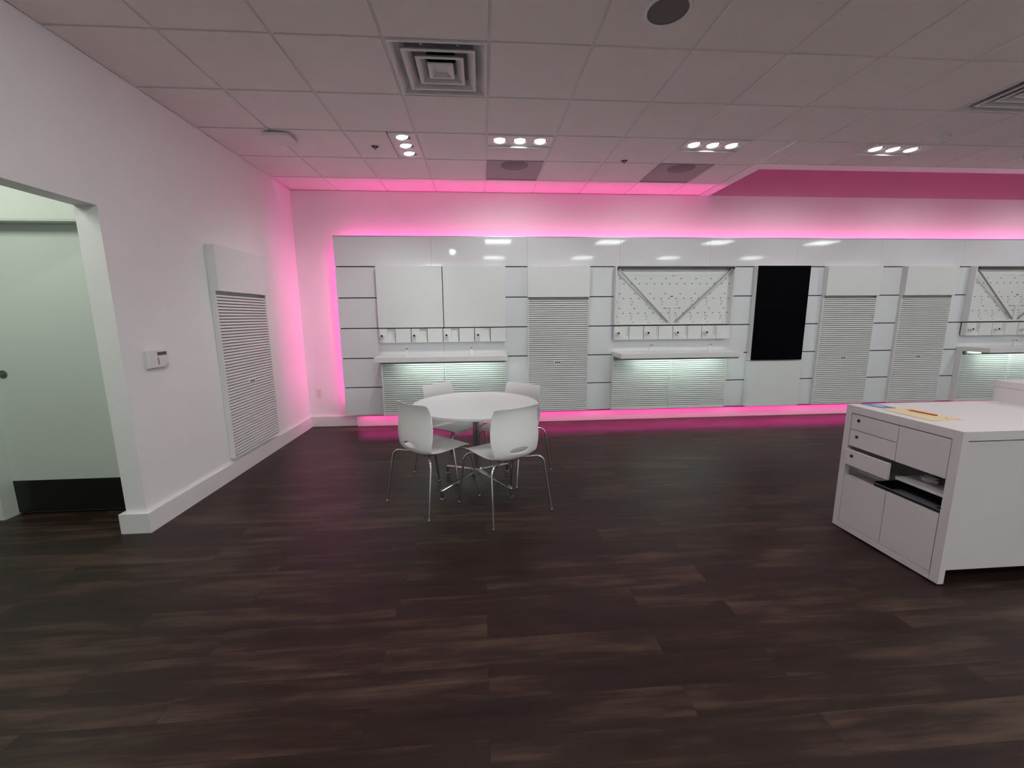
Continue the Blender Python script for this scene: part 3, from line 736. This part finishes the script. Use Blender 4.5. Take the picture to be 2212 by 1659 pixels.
# ------------------------------------------------------------------ service counter (right)
CX0, CX1, CY0, CY1, CZ = 2.43, 3.50, 1.835, 2.51, 0.860
ct = thing('service_counter', 'white counter cabinet with drawers on its end, right foreground', 'counter', (CX0, CY0, 0))
def lb(b, x0, x1, y0, y1, z0, z1, m=None): b.box(x0-CX0, x1-CX0, y0-CY0, y1-CY0, z0, z1, m); return b
lb(MB(), CX0, CX1, CY0, CY1, 0.812, CZ).build('countertop', 'cabinet', ct)
c = MB(); lb(c, CX0, CX0+0.034, CY0, CY0+0.045, 0.010, 0.812); c.build('corner_post', 'cabinet', ct)
c = MB(); lb(c, CX0, CX0+0.034, CY1-0.042, CY1, 0.010, 0.812); c.build('corner_post', 'cabinet', ct)
c = MB(); lb(c, CX0, CX0+0.030, CY0+0.047, CY1-0.042, 0.010, 0.050); c.build('bottom_rail', 'cabinet', ct)
c = MB(); lb(c, CX0+0.038, CX1, CY0+0.006, CY0+0.024, 0.086, 0.804); c.build('side_panel', 'cabinet', ct, bevel=0.0015)
c = MB(); lb(c, CX0+0.034, CX1, CY1-0.02, CY1-0.002, 0.05, 0.812); c.build('back_panel', 'cabinet', ct)
c = MB(); lb(c, CX0+0.06, CX1-0.02, CY0+0.12, CY1-0.03, 0.0, 0.072); c.build('toe_kick', 'toe', ct)
# carcass
c = MB(); lb(c, CX0+0.03, CX1, CY0+0.03, CY1-0.02, 0.072, 0.084)                    # floor of carcass
lb(c, CX0+0.36, CX0+0.375, CY0+0.03, CY1-0.02, 0.084, 0.812)                        # inner back
lb(c, CX0+0.022, CX0+0.36, 2.146, 2.156, 0.590, 0.812)                              # divider upper
lb(c, CX0+0.022, CX0+0.36, CY0+0.047, 2.146, 0.586, 0.594)                          # shelf under door
c.build('carcass', 'cabin', ct)
c = MB(); lb(c, CX0+0.022, CX0+0.36, CY0+0.047, CY1-0.044, 0.372, 0.384); c.build('inner_shelf', 'cabinet', ct)
c = MB(); lb(c, CX0+0.024, CX0+0.36, CY0+0.047, 2.155, 0.478, 0.495); c.build('inner_shelf', 'cabinet', ct)
def drawer(y0, y1, z0, z1, out=0.0, box=False):
    c = MB(); lb(c, CX0+0.002-out, CX0+0.020-out, y0, y1, z0, z1); d_ = c.build('drawer', 'cabinet', ct, bevel=0.001)
    ly, lz = y1-0.050, (z0+z1)/2+0.014
    MB().lathe([(0, -0.004), (0.006, -0.004), (0.006, -0.0015), (0.0095, -0.0035), (0.0115, 0), (0, 0)], 20, (0.0018-out, ly-CY0, lz), mats=['slot', 'slot', 'lock', 'lock', 'lock'], T=Matrix.Rotation(PI/2, 3, 'Y')).build('drawer_lock', 'lock', d_)
    if box:
        c = MB(); lb(c, CX0+0.020-out, CX0+0.28, y0+0.006, y1-0.006, z0+0.012, z0+0.018); lb(c, CX0+0.020-out, CX0+0.28, y0+0.004, y0+0.012, z0+0.006, z1-0.004); lb(c, CX0+0.020-out, CX0+0.28, y1-0.012, y1-0.004, z0+0.006, z1-0.03)
        c.build('drawer_box', 'cabinet', d_)
drawer(2.157, 2.464, 0.705, 0.806); drawer(2.157, 2.464, 0.592, 0.701); drawer(2.150, 2.442, 0.476, 0.577, 0.040)
def cdoor(y0, y1, z0, z1):
    c = MB(); lb(c, CX0+0.002, CX0+0.020, y0, y1, z0, z1); c.build('cabinet_door', 'cabinet', ct, bevel=0.001)
cdoor(1.885, 2.1535, 0.590, 0.806); cdoor(2.179, 2.466, 0.053, 0.380); cdoor(1.886, 2.175, 0.053, 0.388)

c2 = thing('raised_counter', 'taller white counter section rising behind the low countertop at right', 'counter', (CX1, CY0, 0))
MB().box(0.004, 0.9, 0, CY1-CY0+0.012, 0.955, 1.000).build('countertop', 'cabinet', c2, bevel=0.0015)
MB().box(0.004, 0.034, 0, CY1-CY0+0.012, 0.010, 0.954).build('end_panel', 'cabinet', c2)
MB().box(0.034, 0.9, 0.008, CY1-CY0+0.006, 0.084, 0.951).build('body', 'cabinet', c2)
MB().box(0.05, 0.88, 0.10, CY1-CY0-0.03, 0.0, 0.084).build('toe_kick', 'toe', c2)

# on and in the counter
env = thing('manila_envelope', 'tan paper envelope lying on the counter under the pencil', 'envelope', (2.504, 2.048, CZ+0.0006))
MB().prism([(0, 0), (0.200, 0.010), (0.190, 0.306), (0.0, 0.289)], 0, 0.0025).build('envelope_body', 'manila', env)
MB().prism([(0.110, 0.014), (0.196, 0.020), (0.190, 0.075), (0.150, 0.060)], 0.0028, 0.005).build('envelope_flap', 'manila', env)
pn = thing('pencil', 'orange pencil lying on the tan envelope', 'pencil', (2.642, 2.141, CZ+0.0075))
pl = Vector((2.620-2.642, 2.298-2.141, 0)); u = pl.normalized()
MB().tube([(0, 0, 0), tuple(pl*0.86)], 0.0042, 6).build('pencil_body', 'pencil', pn)
MB().tube([tuple(pl*0.86), tuple(pl*1.0)], [0.0040, 0.0008], 6).build('pencil_tip', 'wood', pn)
lf = MB().prism([(2.513, 2.497), (2.536, 2.373), (2.622, 2.363), (2.615, 2.500)][::-1], CZ+0.0004, CZ+0.003, 'bluecard')
lf.prism([(2.572+0.022*math.cos(a_*PI/12), 2.432+0.040*math.sin(a_*PI/12)) for a_ in range(24)], CZ+0.003, CZ+0.0036, 'whitecard')
tag(lf.build('leaflet', 'bluecard'), 'small blue and white leaflet on the far corner of the counter', 'leaflet')
ty = thing('black_tray', 'shallow black plastic tray in the open slot of the counter', 'tray', (2.452, 1.892, 0.384))
b = MB().box(0, 0.27, 0, 0.385, 0.0002, 0.004); b.box(0, 0.004, 0, 0.385, 0.004, 0.020); b.box(0.266, 0.27, 0, 0.385, 0.004, 0.06); b.box(0.004, 0.266, 0, 0.004, 0.004, 0.03); b.box(0.004, 0.266, 0.381, 0.385, 0.004, 0.03)
b.build('tray_body', 'blackplastic', ty, bevel=0.001)
MB().box(-0.006, 0.005, -0.003, 0.388, 0.0202, 0.0235).build('tray_rim', 'greycard', ty)
gc = MB().box(2.478, 2.545, 1.95, 2.19, 0.3885, 0.396); tag(gc.build('grey_card', 'greycard', bevel=0.001), 'grey flat card lying inside the black tray', 'card')
# crumpled clear wrap on the inner shelf
bm = bmesh.new(); bmesh.ops.create_icosphere(bm, subdivisions=3, radius=1)
for v in bm.verts:
    k = 1+0.22*math.sin(v.co.x*7+v.co.y*5)+0.18*math.sin(v.co.z*9+v.co.x*4)+random.uniform(-.12, .12)
    v.co = Vector((v.co.x*0.028*k, v.co.y*0.04*k, max(v.co.z*0.018*k, -0.013)))
me = bpy.data.meshes.new('plastic_wrap'); bm.to_mesh(me); bm.free(); me.materials.append(M['plastic_bag'])
o = bpy.data.objects.new('plastic_wrap', me); COL.objects.link(o); o.location = (2.56, 2.06, 0.5095)
tag(o, 'crumpled clear plastic wrap inside the open counter compartment', 'plastic wrap')
